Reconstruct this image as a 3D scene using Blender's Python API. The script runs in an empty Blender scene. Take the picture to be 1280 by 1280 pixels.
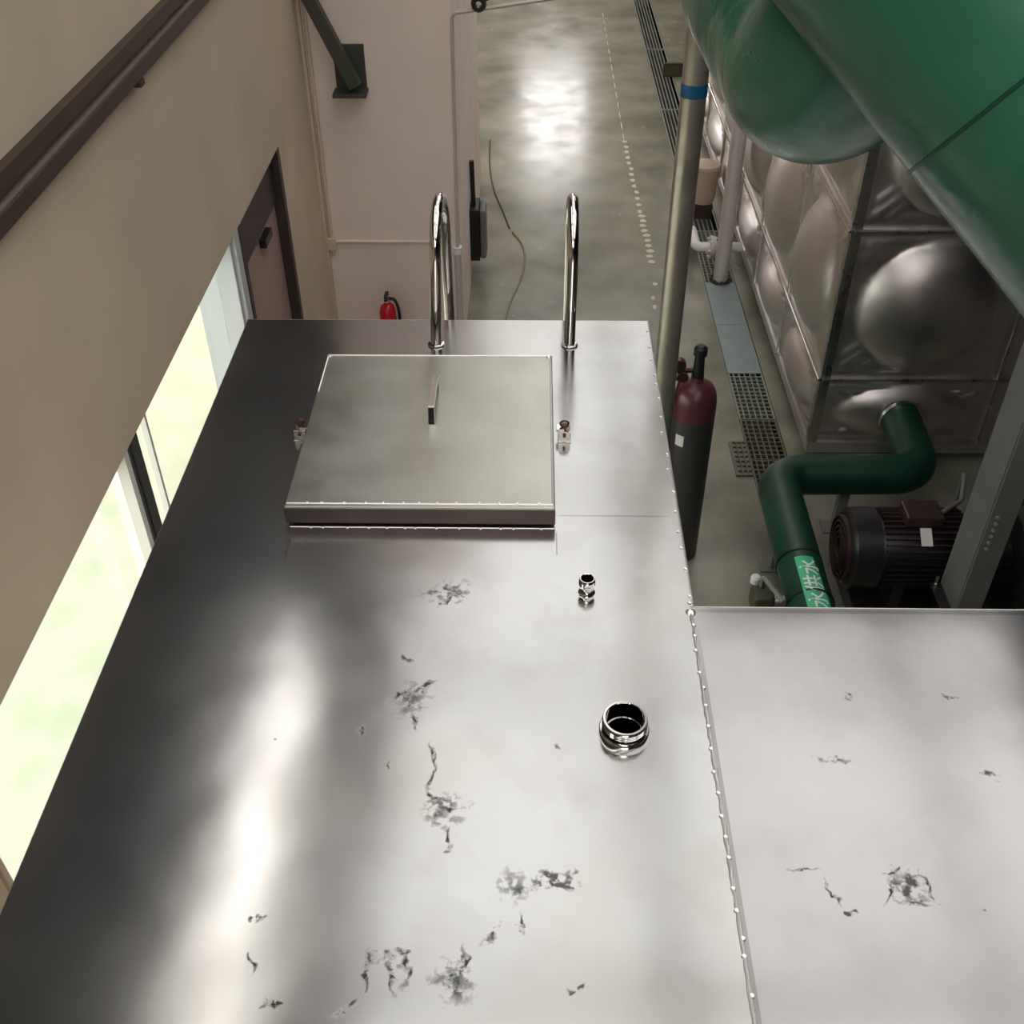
import bpy, bmesh, math, random
from mathutils import Vector, Matrix
random.seed(7)
S = bpy.context.scene
COL = S.collection
PI = math.pi

# ------------------------------------------------------------------ camera
cam = bpy.data.cameras.new('camera')
cam.sensor_width = 36.0
cam.lens = 1337.0 / 1280.0 * 36.0
cam.clip_start = 0.02
cam.clip_end = 200
camo = bpy.data.objects.new('camera', cam)
COL.objects.link(camo)
cr, cu, cf = Vector((0.99981, 0.01841, -0.00573)), Vector((-0.00735, 0.63866, 0.76945)), Vector((-0.01783, 0.76927, -0.63868))
M = Matrix.Identity(4)
for i in range(3):
    M[i][0], M[i][1], M[i][2] = cr[i], cu[i], -cf[i]
M[2][3] = 4.35
camo.matrix_world = M
S.camera = camo

# ------------------------------------------------------------------ world, exposure
w = bpy.data.worlds.new('world')
S.world = w
w.use_nodes = True
wn = w.node_tree
bg = wn.nodes['Background']
bg.inputs[0].default_value = (0.97, 0.98, 0.96, 1)      # even overcast sky
bg.inputs[1].default_value = 4.0
S.view_settings.view_transform = 'Standard'
S.view_settings.look = 'None'
S.view_settings.exposure = 0.0
S.view_settings.gamma = 1.0
S.view_settings.use_curve_mapping = False
ADDED_ROOF_GLOW = 1.7
ADDED_HIGH_GLOW = 5.6
FAR_LIGHT = 8.5

# ------------------------------------------------------------------ materials
def srgb(r, g, b):
    f = lambda c: (c/255/12.92) if c/255 <= 0.04045 else ((c/255+0.055)/1.055)**2.4
    return (f(r), f(g), f(b), 1)

def mat(name, col, rough=0.5, metal=0.0, var=0.0, vscale=4.0, col2=None, bump=0.0, bscale=60.0, rvar=0.0, spec=None, coat=0.0, stretch=None):
    m = bpy.data.materials.new(name)
    m.use_nodes = True
    nt = m.node_tree; N = nt.nodes; L = nt.links
    p = N['Principled BSDF']
    p.inputs['Base Color'].default_value = col
    p.inputs['Roughness'].default_value = rough
    p.inputs['Metallic'].default_value = metal
    if coat: p.inputs['Coat Weight'].default_value = coat; p.inputs['Coat Roughness'].default_value = .2
    if spec is not None: p.inputs['Specular IOR Level'].default_value = spec
    tc = N.new('ShaderNodeTexCoord')
    src = tc.outputs['Object']
    if stretch:
        mp = N.new('ShaderNodeMapping'); mp.inputs['Scale'].default_value = stretch
        L.new(src, mp.inputs[0]); src = mp.outputs[0]
    if var or col2:
        n = N.new('ShaderNodeTexNoise'); n.inputs['Scale'].default_value = vscale; n.inputs['Detail'].default_value = 5
        L.new(src, n.inputs['Vector'])
        r = N.new('ShaderNodeMapRange'); r.inputs[1].default_value = .3; r.inputs[2].default_value = .7
        L.new(n.outputs['Fac'], r.inputs[0])
        mx = N.new('ShaderNodeMix'); mx.data_type = 'RGBA'
        L.new(r.outputs[0], mx.inputs[0])
        c2 = col2 or tuple(c*(1-var) for c in col[:3]) + (1,)
        mx.inputs[6].default_value = col; mx.inputs[7].default_value = c2
        L.new(mx.outputs[2], p.inputs['Base Color'])
    if rvar:
        n = N.new('ShaderNodeTexNoise'); n.inputs['Scale'].default_value = vscale*1.7; n.inputs['Detail'].default_value = 4
        L.new(src, n.inputs['Vector'])
        r = N.new('ShaderNodeMapRange'); r.inputs[1].default_value = .3; r.inputs[2].default_value = .7
        r.inputs[3].default_value = max(.02, rough-rvar); r.inputs[4].default_value = rough+rvar
        L.new(n.outputs['Fac'], r.inputs[0]); L.new(r.outputs[0], p.inputs['Roughness'])
    if bump:
        n = N.new('ShaderNodeTexNoise'); n.inputs['Scale'].default_value = bscale; n.inputs['Detail'].default_value = 3
        L.new(src, n.inputs['Vector'])
        b = N.new('ShaderNodeBump'); b.inputs['Strength'].default_value = bump; b.inputs['Distance'].default_value = .01
        L.new(n.outputs['Fac'], b.inputs['Height']); L.new(b.outputs[0], p.inputs['Normal'])
    return m

def emis(name, col, s):
    m = bpy.data.materials.new(name); m.use_nodes = True
    nt = m.node_tree
    nt.nodes.remove(nt.nodes['Principled BSDF'])
    e = nt.nodes.new('ShaderNodeEmission'); e.inputs[0].default_value = col; e.inputs[1].default_value = s
    nt.links.new(e.outputs[0], nt.nodes['Material Output'].inputs[0])
    return m

def glass_mat(name):
    m = bpy.data.materials.new(name); m.use_nodes = True
    nt = m.node_tree; nt.nodes.remove(nt.nodes['Principled BSDF'])
    t = nt.nodes.new('ShaderNodeBsdfTransparent'); t.inputs[0].default_value = (.95, .97, .95, 1)
    g = nt.nodes.new('ShaderNodeBsdfGlossy'); g.inputs['Roughness'].default_value = .03
    mx = nt.nodes.new('ShaderNodeMixShader'); mx.inputs[0].default_value = .07
    nt.links.new(t.outputs[0], mx.inputs[1]); nt.links.new(g.outputs[0], mx.inputs[2])
    nt.links.new(mx.outputs[0], nt.nodes['Material Output'].inputs[0])
    return m

def plate_mat(name, base, tint, stains, lines, marks=()):
    """brushed stainless sheet with cloudy tint, dirt smudges of their own shape, scribed lines and a painted weld shadow"""
    m = bpy.data.materials.new(name); m.use_nodes = True
    nt = m.node_tree; N = nt.nodes; L = nt.links
    p = N['Principled BSDF']; p.inputs['Metallic'].default_value = 1.0
    tc = N.new('ShaderNodeTexCoord'); src = tc.outputs['Object']
    def noise(sc, det=4, vec=src):
        n = N.new('ShaderNodeTexNoise'); n.inputs['Scale'].default_value = sc; n.inputs['Detail'].default_value = det
        L.new(vec, n.inputs['Vector']); return n.outputs['Fac']
    def rng(s, a, b, c=0., d=1.):
        r = N.new('ShaderNodeMapRange'); r.inputs[1].default_value = a; r.inputs[2].default_value = b
        r.inputs[3].default_value = c; r.inputs[4].default_value = d; L.new(s, r.inputs[0]); return r.outputs[0]
    def math_(op, a, b):
        q = N.new('ShaderNodeMath'); q.operation = op
        for k, v in enumerate((a, b)):
            if isinstance(v, (int, float)): q.inputs[k].default_value = v
            else: L.new(v, q.inputs[k])
        return q.outputs[0]
    def mixc(f, a, b):
        mx = N.new('ShaderNodeMix'); mx.data_type = 'RGBA'; L.new(f, mx.inputs[0])
        for k, v in ((6, a), (7, b)):
            if isinstance(v, tuple): mx.inputs[k].default_value = v
            else: L.new(v, mx.inputs[k])
        return mx.outputs[2]
    c = mixc(rng(noise(2.2), .35, .65), base, tint)
    c = mixc(rng(noise(6.5, 6), .5, .75, 0, .35), c, (base[0]*.72, base[1]*.7, base[2]*.66, 1))
    wob = N.new('ShaderNodeTexNoise'); wob.inputs['Scale'].default_value = 26; wob.inputs['Detail'].default_value = 6
    L.new(src, wob.inputs['Vector'])
    vm = N.new('ShaderNodeVectorMath'); vm.operation = 'MULTIPLY_ADD'
    L.new(wob.outputs['Color'], vm.inputs[0]); vm.inputs[1].default_value = (.09, .09, 0); L.new(src, vm.inputs[2])
    wsrc = vm.outputs[0]
    acc = None
    for (x, y, rx, ry, ang, st) in stains:
        mp = N.new('ShaderNodeMapping'); mp.vector_type = 'TEXTURE'
        mp.inputs['Location'].default_value = (x+.045, y+.045, 0); mp.inputs['Rotation'].default_value = (0, 0, ang)
        mp.inputs['Scale'].default_value = (rx, ry, 50)
        L.new(wsrc, mp.inputs[0])
        ln = N.new('ShaderNodeVectorMath'); ln.operation = 'LENGTH'; L.new(mp.outputs[0], ln.inputs[0])
        v = rng(ln.outputs['Value'], 0.15, 1.0, st, 0)
        acc = v if acc is None else math_('MAXIMUM', acc, v)
    br = rng(noise(70, 6), .42, .60, .0, 1)
    sm = math_('MULTIPLY', acc, br)
    smk = rng(sm, .10, .75, 0, .82)
    w2 = N.new('ShaderNodeTexNoise'); w2.inputs['Scale'].default_value = 34; w2.inputs['Detail'].default_value = 5
    L.new(src, w2.inputs['Vector'])
    v2 = N.new('ShaderNodeVectorMath'); v2.operation = 'MULTIPLY_ADD'
    L.new(w2.outputs['Color'], v2.inputs[0]); v2.inputs[1].default_value = (.05, .05, 0); L.new(src, v2.inputs[2])
    am = None
    for (x, y, rx, ry, ang) in marks:
        mp = N.new('ShaderNodeMapping'); mp.vector_type = 'TEXTURE'
        mp.inputs['Location'].default_value = (x+.025, y+.025, 0); mp.inputs['Rotation'].default_value = (0, 0, ang)
        mp.inputs['Scale'].default_value = (rx, ry, 50); L.new(v2.outputs[0], mp.inputs[0])
        ln = N.new('ShaderNodeVectorMath'); ln.operation = 'LENGTH'; L.new(mp.outputs[0], ln.inputs[0])
        v = rng(ln.outputs['Value'], .3, 1.15, 1, 0)
        am = v if am is None else math_('MAXIMUM', am, v)
    if am is not None:
        am = math_('MULTIPLY', am, rng(noise(110, 3), .36, .52, .25, .95))
        smk = math_('MAXIMUM', smk, am)
    sc = mixc(smk, c, (.035, .035, .03, 1))
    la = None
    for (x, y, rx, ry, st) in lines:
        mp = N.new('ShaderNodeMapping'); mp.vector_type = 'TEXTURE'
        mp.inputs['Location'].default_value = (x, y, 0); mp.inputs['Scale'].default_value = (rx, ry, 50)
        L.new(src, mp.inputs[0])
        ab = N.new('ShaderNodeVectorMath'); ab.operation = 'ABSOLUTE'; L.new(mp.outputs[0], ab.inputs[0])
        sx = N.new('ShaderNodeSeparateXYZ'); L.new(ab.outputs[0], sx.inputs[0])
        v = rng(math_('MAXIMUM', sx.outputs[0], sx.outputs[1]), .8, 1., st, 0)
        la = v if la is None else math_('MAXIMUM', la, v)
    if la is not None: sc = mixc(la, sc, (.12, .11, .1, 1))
    L.new(sc, p.inputs['Base Color'])
    ro = rng(noise(3.1, 5), .35, .65, .155, .20)
    ro = math_('ADD', ro, math_('MULTIPLY', smk, .35))
    L.new(ro, p.inputs['Roughness'])
    b = N.new('ShaderNodeBump'); b.inputs['Strength'].default_value = .22; b.inputs['Distance'].default_value = .012
    L.new(noise(2.6, 2), b.inputs['Height'])
    b2 = N.new('ShaderNodeBump'); b2.inputs['Strength'].default_value = .012; b2.inputs['Distance'].default_value = .002
    L.new(noise(240, 2), b2.inputs['Height']); L.new(b.outputs[0], b2.inputs['Normal'])
    L.new(b2.outputs[0], p.inputs['Normal'])
    return m

m_wall = mat('wall_paint', srgb(214, 194, 170), .75, var=.16, vscale=1.3, bump=.15, bscale=25)
m_shade_dark = mat('unseen_shade_dark', srgb(26, 24, 22), .8, var=.2, vscale=2)  # near-black put on unseen walls and deck as shade, darkening reflections
m_wall_in = mat('partition_paint', srgb(240, 222, 212), .7, var=.12, vscale=1.6, bump=.08, bscale=20)
m_ceil = mat('ceiling_sheet', srgb(215, 213, 208), .7, var=.05)
m_floor = mat('epoxy_floor', srgb(154, 152, 136), .22, var=.1, vscale=1.6, col2=srgb(104, 106, 90), rvar=.06, bump=.04, bscale=5)
m_trench = mat('trench_concrete', srgb(60, 58, 52), .8, var=.3)
m_ss = mat('stainless', srgb(190, 188, 184), .3, 1, var=.12, vscale=6, rvar=.06)
m_ss_pol = mat('polished_stainless', srgb(220, 216, 212), .1, 1)
m_ss_lid = mat('lid_stainless', srgb(186, 187, 180), .33, 1, var=.12, vscale=4, col2=srgb(172, 170, 160), rvar=.05, bump=.1, bscale=3)
m_ss_dark = mat('folded_stainless', srgb(96, 86, 84), .35, 1, var=.2, vscale=8)
m_weld = mat('weld_bead', srgb(252, 250, 244), .3, .9)
m_panel = mat('pressed_panel_steel', srgb(222, 216, 213), .40, 1, var=.12, vscale=3, rvar=.06)
m_galv = mat('galvanised_pipe', srgb(186, 180, 168), .36, .8, var=.2, vscale=7, rvar=.08)
m_white_pipe = mat('grey_white_pipe', srgb(200, 192, 188), .4, .3, var=.1)
m_white = mat('white_enamel', srgb(225, 222, 215), .4, var=.05)
m_green = mat('green_lagging', srgb(44, 108, 80), .30, var=.3, vscale=11, col2=srgb(30, 86, 62), rvar=.12, bump=.35, bscale=16, spec=.6)
m_green_low = mat('green_pipe_paint', srgb(16, 66, 48), .42, var=.3, vscale=6, rvar=.08)
m_label = mat('label_green', srgb(70, 196, 142), .45, var=.1, vscale=12)
m_label_txt = mat('label_white', srgb(235, 245, 238), .5)
m_black = mat('black_plastic', srgb(26, 25, 25), .45, var=.2)
m_motor = mat('motor_black_paint', srgb(36, 33, 34), .35, var=.3, vscale=9)
m_maroon = mat('motor_maroon_fins', srgb(58, 40, 42), .4, var=.2)
m_gas = mat('cylinder_black', srgb(62, 60, 60), .4, var=.25, vscale=7, rvar=.08)
m_gas_top = mat('cylinder_maroon', srgb(96, 46, 54), .3, var=.2, vscale=9)
m_brass = mat('valve_metal', srgb(90, 62, 58), .35, .8)
m_red = mat('extinguisher_red', srgb(200, 22, 34), .25, var=.1)
m_steel_grey = mat('grey_steel_paint', srgb(122, 122, 120), .5, .1, var=.15, vscale=5)
m_rail = mat('crane_rail_brown', srgb(74, 62, 54), .5, .2, var=.25, vscale=5)
m_rail_lt = mat('crane_rail_edge', srgb(140, 128, 116), .4, .3)
m_bracket = mat('bracket_green_grey', srgb(72, 74, 64), .5, .2, var=.25, vscale=6)
m_door = mat('brown_door', srgb(170, 138, 132), .45, var=.15, vscale=2)
m_door_frame = mat('door_frame_dark', srgb(58, 46, 44), .5)
m_frame_white = mat('window_frame_white', srgb(190, 192, 194), .4)
m_frame_dark = mat('window_frame_dark', srgb(58, 56, 56), .4, .2)
m_glass = glass_mat('window_glass')
m_cover = mat('checker_cover', srgb(150, 165, 165), .45, .3, var=.12, vscale=5)
m_grate = mat('grate_grey', srgb(150, 155, 142), .5, .2, var=.15)
m_grate_dk = mat('grate_dirty', srgb(120, 112, 98), .55, .2, var=.3, vscale=9)
m_cable = mat('cable_yellow', srgb(150, 140, 100), .5)
m_cable_dk = mat('cable_dark', srgb(60, 62, 52), .5)
m_paint = mat('worn_paint', srgb(212, 200, 180), .6)
m_blue = mat('blue_tape', srgb(12, 84, 124), .35)
m_olive = mat('olive_steel', srgb(72, 72, 50), .6, var=.2)
m_beige = mat('beige_plastic', srgb(190, 165, 145), .45, var=.1)
m_brownbox = mat('dark_brown_box', srgb(58, 40, 34), .6)
m_exground = mat('outside_ground', srgb(196, 208, 186), .9, var=.25, vscale=3.5, col2=srgb(224, 214, 204))
m_roof_glow = emis('added_roof_glow', (1.0, .98, .95, 1), ADDED_ROOF_GLOW)
m_high_glow = emis('added_high_glow', (1.0, .95, .90, 1), ADDED_HIGH_GLOW)
m_rear_glow = emis('added_rear_glow', (1.0, .93, .88, 1), 6.0)
m_alcove_glow = emis('added_alcove_glow', (1.0, .97, .95, 1), 3.0)
m_farwin = emis('far_window_daylight', (1.0, .96, .94, 1), FAR_LIGHT)

# ------------------------------------------------------------------ mesh helpers
def box(bm, x0, x1, y0, y1, z0, z1, mtx=None):
    vs = [bm.verts.new(Vector(c) if mtx is None else mtx @ Vector(c)) for c in
          ((x0,y0,z0),(x1,y0,z0),(x1,y1,z0),(x0,y1,z0),(x0,y0,z1),(x1,y0,z1),(x1,y1,z1),(x0,y1,z1))]
    for f in ((3,2,1,0),(4,5,6,7),(0,1,5,4),(1,2,6,5),(2,3,7,6),(3,0,4,7)):
        bm.faces.new([vs[i] for i in f])

def tube(bm, pts, r, seg=16, cap=True, radii=None):
    """swept round tube through pts"""
    P = [Vector(p) for p in pts]; n = len(P)
    T = []
    for i in range(n):
        a = P[max(0, i-1)]; b = P[min(n-1, i+1)]
        T.append((b-a).normalized())
    u = T[0].orthogonal().normalized()
    rings = []
    for i in range(n):
        u = (u - T[i]*u.dot(T[i])).normalized()
        v = T[i].cross(u)
        rr = radii[i] if radii else r
        rings.append([bm.verts.new(P[i] + (u*math.cos(2*PI*k/seg) + v*math.sin(2*PI*k/seg))*rr) for k in range(seg)])
    for i in range(n-1):
        for k in range(seg):
            bm.faces.new((rings[i][k], rings[i][(k+1) % seg], rings[i+1][(k+1) % seg], rings[i+1][k]))
    if cap:
        bm.faces.new(list(reversed(rings[0]))); bm.faces.new(rings[-1])

def lathe(bm, prof, origin=(0,0,0), axis='Z', seg=32, closed=False):
    O = Vector(origin); rings = []
    for r, h in prof:
        ring = []
        for k in range(seg):
            a = 2*PI*k/seg; c, s = math.cos(a)*r, math.sin(a)*r
            v = {'Z': Vector((c, s, h)), 'X': Vector((h, c, s)), 'Y': Vector((s, h, c))}[axis]
            ring.append(bm.verts.new(O+v))
        rings.append(ring)
    n = len(rings)
    for i in range(n if closed else n-1):
        a, b = rings[i], rings[(i+1) % n]
        for k in range(seg):
            bm.faces.new((a[k], a[(k+1) % seg], b[(k+1) % seg], b[k]))
    if not closed:
        if prof[0][0] > 1e-4: bm.faces.new(list(reversed(rings[0])))
        if prof[-1][0] > 1e-4: bm.faces.new(rings[-1])

def bend(pts, r, n=8):
    """round the inner corners of a polyline with radius r"""
    P = [Vector(p) for p in pts]; out = [P[0]]
    for i in range(1, len(P)-1):
        a = (P[i-1]-P[i]).normalized(); b = (P[i+1]-P[i]).normalized()
        ang = a.angle(b); t = r/math.tan(ang/2)
        s, e = P[i]+a*t, P[i]+b*t
        c = P[i] + (a+b).normalized()*(r/math.sin(ang/2))
        for k in range(n+1):
            f = k/n
            d = (s-c).normalized().slerp((e-c).normalized(), f)
            out.append(c + d*r)
    out.append(P[-1]); return out

def obj(name, bm, m, parent=None, smooth=False, bev=0.0, loc=None, kind=None, label=None):
    bmesh.ops.remove_doubles(bm, verts=bm.verts, dist=1e-6)
    bmesh.ops.recalc_face_normals(bm, faces=bm.faces)
    me = bpy.data.meshes.new(name); bm.to_mesh(me); bm.free()
    me.materials.append(m)
    if smooth:
        me.polygons.foreach_set('use_smooth', [True]*len(me.polygons))
        me.set_sharp_from_angle(angle=math.radians(38))
    o = bpy.data.objects.new(name, me); COL.objects.link(o)
    if loc: o.location = loc
    if bev:
        b = o.modifiers.new('bevel', 'BEVEL'); b.width = bev; b.segments = 2; b.limit_method = 'ANGLE'
    if parent: o.parent = parent
    if kind: o['kind'] = kind
    if label: o['label'] = label
    return o

def B(*boxes):
    bm = bmesh.new()
    for b in boxes: box(bm, *b)
    return bm

def thing(name, label, cat, loc=(0,0,0), group=None):
    o = bpy.data.objects.new(name, None); COL.objects.link(o)
    o.location = loc; o.empty_display_size = .1
    o['label'] = label; o['category'] = cat
    if group: o['group'] = group
    return o

def tag(o, label, cat, group=None):
    o['label'] = label; o['category'] = cat
    if group: o['group'] = group
    return o

def structure(name, bm, m, parent=None, **k):
    o = obj(name, bm, m, parent, **k)
    if not parent: o['kind'] = 'structure'
    return o

def rel(bm, loc):
    bmesh.ops.translate(bm, verts=bm.verts, vec=-Vector(loc)); return bm

# ================================================================== THE SETTING
XL = -1.5                                   # left wall face
TX0, TX1 = 1.47, 1.735                      # drain trench
fl = B((XL-.25, TX0, -6, 24, -.25, 0), (TX1, 7.2, -6, 24, -.25, 0), (TX0, TX1, -6, 5.35, -.25, 0), (TX0, TX1, 17.5, 24, -.25, 0),
       (-6, XL-.25, 10.4, 24, -.25, 0))
structure('floor', fl, m_floor)
structure('trim_drain_channel', B((TX0-.002, TX1+.002, 5.35, 17.5, -.25, -.16), (TX0-.004, TX0, 5.35, 17.5, -.16, -.001), (TX1, TX1+.004, 5.35, 17.5, -.16, -.001)), m_trench)

W0, W1 = 0.2, 4.95                           # low window band along the left wall
HEAD = 2.0
cl = [(-5.4, -2.0), (-1.8, 1.5), (1.7, 5.0)]   # bays of the added high windows (Y)
CZ0, CZ1 = 5.7, 6.7
CLZ = 3.6
lw = bmesh.new()
TH = .24
box(lw, XL-TH, XL, -6, 7.2, HEAD, CLZ)
uw = bmesh.new()
box(uw, XL-TH, XL, -6, 7.2, CLZ, CZ0)
box(uw, XL-TH, XL, -6, 7.2, CZ1, 8)
prev = -6
for a, b in cl:
    box(uw, XL-TH, XL, prev, a, CZ0, CZ1); prev = b
box(uw, XL-TH, XL, prev, 7.2, CZ0, CZ1)
structure('wall_left_upper', uw, m_shade_dark)
box(lw, XL-TH, XL, -6, W0, 0, HEAD)
box(lw, XL-TH, XL, W0, W1+.12, 0, .25)
box(lw, XL-TH, XL, 6.16, 7.2, 0, HEAD)
wl = structure('wall_left', lw, m_wall)
# unseen high windows, added for the bright streak on the tank top
for i, (a, b) in enumerate(cl):
    fr = structure('window_%d' % (i+2), B((XL-.12, XL-.06, a, b, CZ0, CZ0+.05), (XL-.12, XL-.06, a, b, CZ1-.05, CZ1),  # frame of the added high window
         (XL-.12, XL-.06, a, a+.05, CZ0+.05, CZ1-.05), (XL-.12, XL-.06, b-.05, b, CZ0+.05, CZ1-.05)), m_frame_white)
    obj('pane', B((XL-.10, XL-.09, a+.05, b-.05, CZ0+.05, CZ1-.05)), m_high_glow, fr, label='added glowing frosted pane')
# low window band with sliding sashes, posts and glass
wf = structure('window_1', B((XL-.16, XL-.06, W0, W1, .25, .31), (XL-.16, XL-.06, W0, W1, HEAD-.05, HEAD),
        (XL-.16, XL-.06, W0, W0+.06, .31, HEAD-.05)), m_frame_white)
obj('mullion', B((XL-.09, XL-.01, 3.235, 3.315, .31, HEAD-.0), (XL-.06, XL-.012, 3.195, 3.225, .31, HEAD-.0)), m_frame_dark, wf, bev=.004)
obj('mullion', B((XL-.09, XL-.01, 1.50, 1.66, .31, HEAD-.0), (XL-.06, XL-.012, 1.675, 1.70, .31, HEAD-.0)), m_beige, wf, bev=.004, label='beige mullion')
obj('sash_stile', B((XL-.05, XL-.008, 3.150, 3.19, .31, HEAD-.0)), m_white, wf)
obj('sash_stile', B((XL-.125, XL-.10, 3.62, 3.64, .31, HEAD-.05)), m_white, wf)
for a, b in ((W0+.06, 1.56), (1.70, 3.205), (3.37, W1)):
    obj('pane', B((XL-.12, XL-.114, a, b, .31, HEAD-.05)), m_glass, wf)
structure('trim_1', B((XL-TH, XL-.02, W1, W1+.03, .25, HEAD), (XL-TH+.02, XL-.0, W1+.03, W1+.12, .25, HEAD)), m_frame_white, bev=.004)
structure('trim_2', B((XL-TH-.0, XL+.004, W1+.12, W1+.17, 0, HEAD)), m_door_frame)
# brown door beside the window
dr = structure('door_1', B((XL-.10, XL-.055, W1+.22, 6.10, .01, HEAD-.30)), m_door, bev=.004)
obj('door_frame', B((XL-.16, XL+.006, 6.10, 6.16, 0, HEAD), (XL-.16, XL-.03, W1+.17, W1+.22, 0, HEAD), (XL-.16, XL-.04, W1+.22, 6.10, HEAD-.3, HEAD)), m_door_frame, dr)
obj('door_closer', B((XL-.055, XL-.015, 5.62, 5.80, 1.62, 1.67)), m_black, dr, bev=.004)
bm = bmesh.new(); tube(bm, [(XL-.05, 5.28, 1.0), (XL-.01, 5.28, 1.0), (XL-.01, 5.40, 1.0)], .011, 10)
obj('door_handle', bm, m_ss_pol, dr, smooth=True)

# partition room at the end of the left wall
structure('wall_inner', B((XL-TH, -.53, 7.2, 10.4, 0, 8)), m_wall_in)
structure('trim_3', B((XL, XL+.02, 7.17, 7.2, 0, 8)), m_wall)
structure('wall_rear', B((XL-TH, 7.2, -6.2, -6, 0, 5), (XL-TH, 7.2, -6.2, -6, 7.6, 8), (XL-TH, -1.3, -6.2, -6, 5, 7.6), (2.0, 7.2, -6.2, -6, 5, 7.6)), m_shade_dark)
rw = structure('window_61', B((-1.3, 2.0, -6.12, -6.04, 5, 5.06), (-1.3, 2.0, -6.12, -6.04, 7.54, 7.6), (.32, .38, -6.12, -6.04, 5.06, 7.54)), m_frame_white)  # unseen rear window, added to brighten the partition face
for a, b in ((-1.3, .32), (.38, 2.0)): obj('pane', B((a, b, -6.10, -6.09, 5.06, 7.54)), m_rear_glow, rw, label='daylit pane')  # added glowing panes of the unseen rear window
structure('wall_right', B((7.2, 7.4, -6.2, 24, 0, 8)), m_shade_dark)
structure('wall_alcove', B((-6.2, -6, 10.2, 11, 0, 8), (-6.2, -6, 21, 24, 0, 8), (-6.2, -6, 11, 21, 0, .8), (-6.2, -6, 11, 21, 5.5, 8), (-6, XL-TH, 10.2, 10.4, 0, 8)), m_wall_in)
aw = structure('window_60', B((-6.15, -6.05, 11, 21, .8, .88), (-6.15, -6.05, 11, 21, 5.42, 5.5)), m_frame_white)  # unseen glowing window, added to light the panel tank side
obj('pane', B((-6.12, -6.11, 11, 21, .88, 5.42)), m_alcove_glow, aw, label='daylit pane')  # added glowing pane of the unseen alcove window
FX0, FX1, FZ0, FZ1 = -.3, 1.15, 3.2, 5.5
structure('wall_far', B((-6, FX0, 24, 24.2, 0, 8), (FX1, 7.2, 24, 24.2, 0, 8), (FX0, FX1, 24, 24.2, 0, FZ0), (FX0, FX1, 24, 24.2, FZ1, 8)), m_wall)
fw = structure('window_5', B((FX0, FX1, 24.04, 24.1, FZ0, FZ0+.05), (FX0, FX1, 24.04, 24.1, FZ1-.05, FZ1), (FX0, FX0+.05, 24.04, 24.1, FZ0, FZ1), (FX1-.05, FX1, 24.04, 24.1, FZ0, FZ1)), m_frame_white)
obj('pane', B((FX0+.05, FX1-.05, 24.06, 24.07, FZ0+.05, FZ1-.05)), m_farwin, fw, label='daylit pane')
# roof with rows of unseen glowing panels, added to light room and tank top
cb = bmesh.new()
ys = [-4.6, -1.9, .8, 3.5, 6.2, 8.9, 11.6, 14.3, 17.0, 19.7]
xs = [(-1.1, .9), (1.1, 3.1), (3.3, 5.3)]
box(cb, -6.2, 7.4, -6.2, 24.2, 8.0, 8.1)
structure('ceiling', cb, m_ceil)
k = 6
for y in ys:
    for (a, b) in xs:
        s = structure('window_%d' % k, B((a-.06, b+.06, y-.06, y+2.56, 7.97, 7.999)), m_frame_white); k += 1
        obj('pane', B((a, b, y, y+2.5, 7.95, 7.968)), m_roof_glow, s, label='added glowing roof pane')
structure('trim_shade_deck', B((2.19, 7.2, 2.7, 24, 4.5, 4.62), (.85, 2.19, 3.65, 5.6, 4.5, 4.62), (2.6, 7.2, -6, 2.7, 4.5, 4.62), (2.19, 2.29, 2.7, 24, 4.38, 4.5)), m_shade_dark)  # deck added out of view to shade the pump and floor below
# ground outside the low windows
og = structure('outside_ground', B((-14, XL-TH-.001, -8, 10.19, -.3, -.02)), m_exground)

# ================================================================== STEEL TANK
TT = 2.65
AX0, AX1, AY1 = -.906, .366, 3.0
BY1, BX1 = 1.72, 2.5
SX = .358
tank = thing('steel_tank', 'L-shaped brushed stainless steel tank filling the foreground, smudged flat top', 'tank', (-.27, 1.0, 0))
TL = tank.location
stA = [(-.190,1.76,.075,.05,.3,.8), (-.275,1.553,.016,.014,0,1.5), (-.03,1.02,.045,.05,0,.75), (.045,1.03,.06,.035,0,1.1), (.07,1.018,.022,.012,0,1.6),
       (-.42,.817,.02,.01,0,1.3), (.085,.836,.016,.010,.3,1.3), (-.06,.94,.03,.02,.5,1.1), (-.464,.952,.016,.010,0,1.3), (-.331,1.361,.014,.010,.4,1.3),
       (.06,1.317,.008,.016,0,1.2), (-.501,1.325,.010,.006,0,1.1), (-.559,1.262,.010,.006,0,.8), (-.118,.85,.05,.05,0,.75), (-.16,1.18,.06,.05,0,.7), (-.24,1.44,.06,.07,0,.7)]
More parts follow.
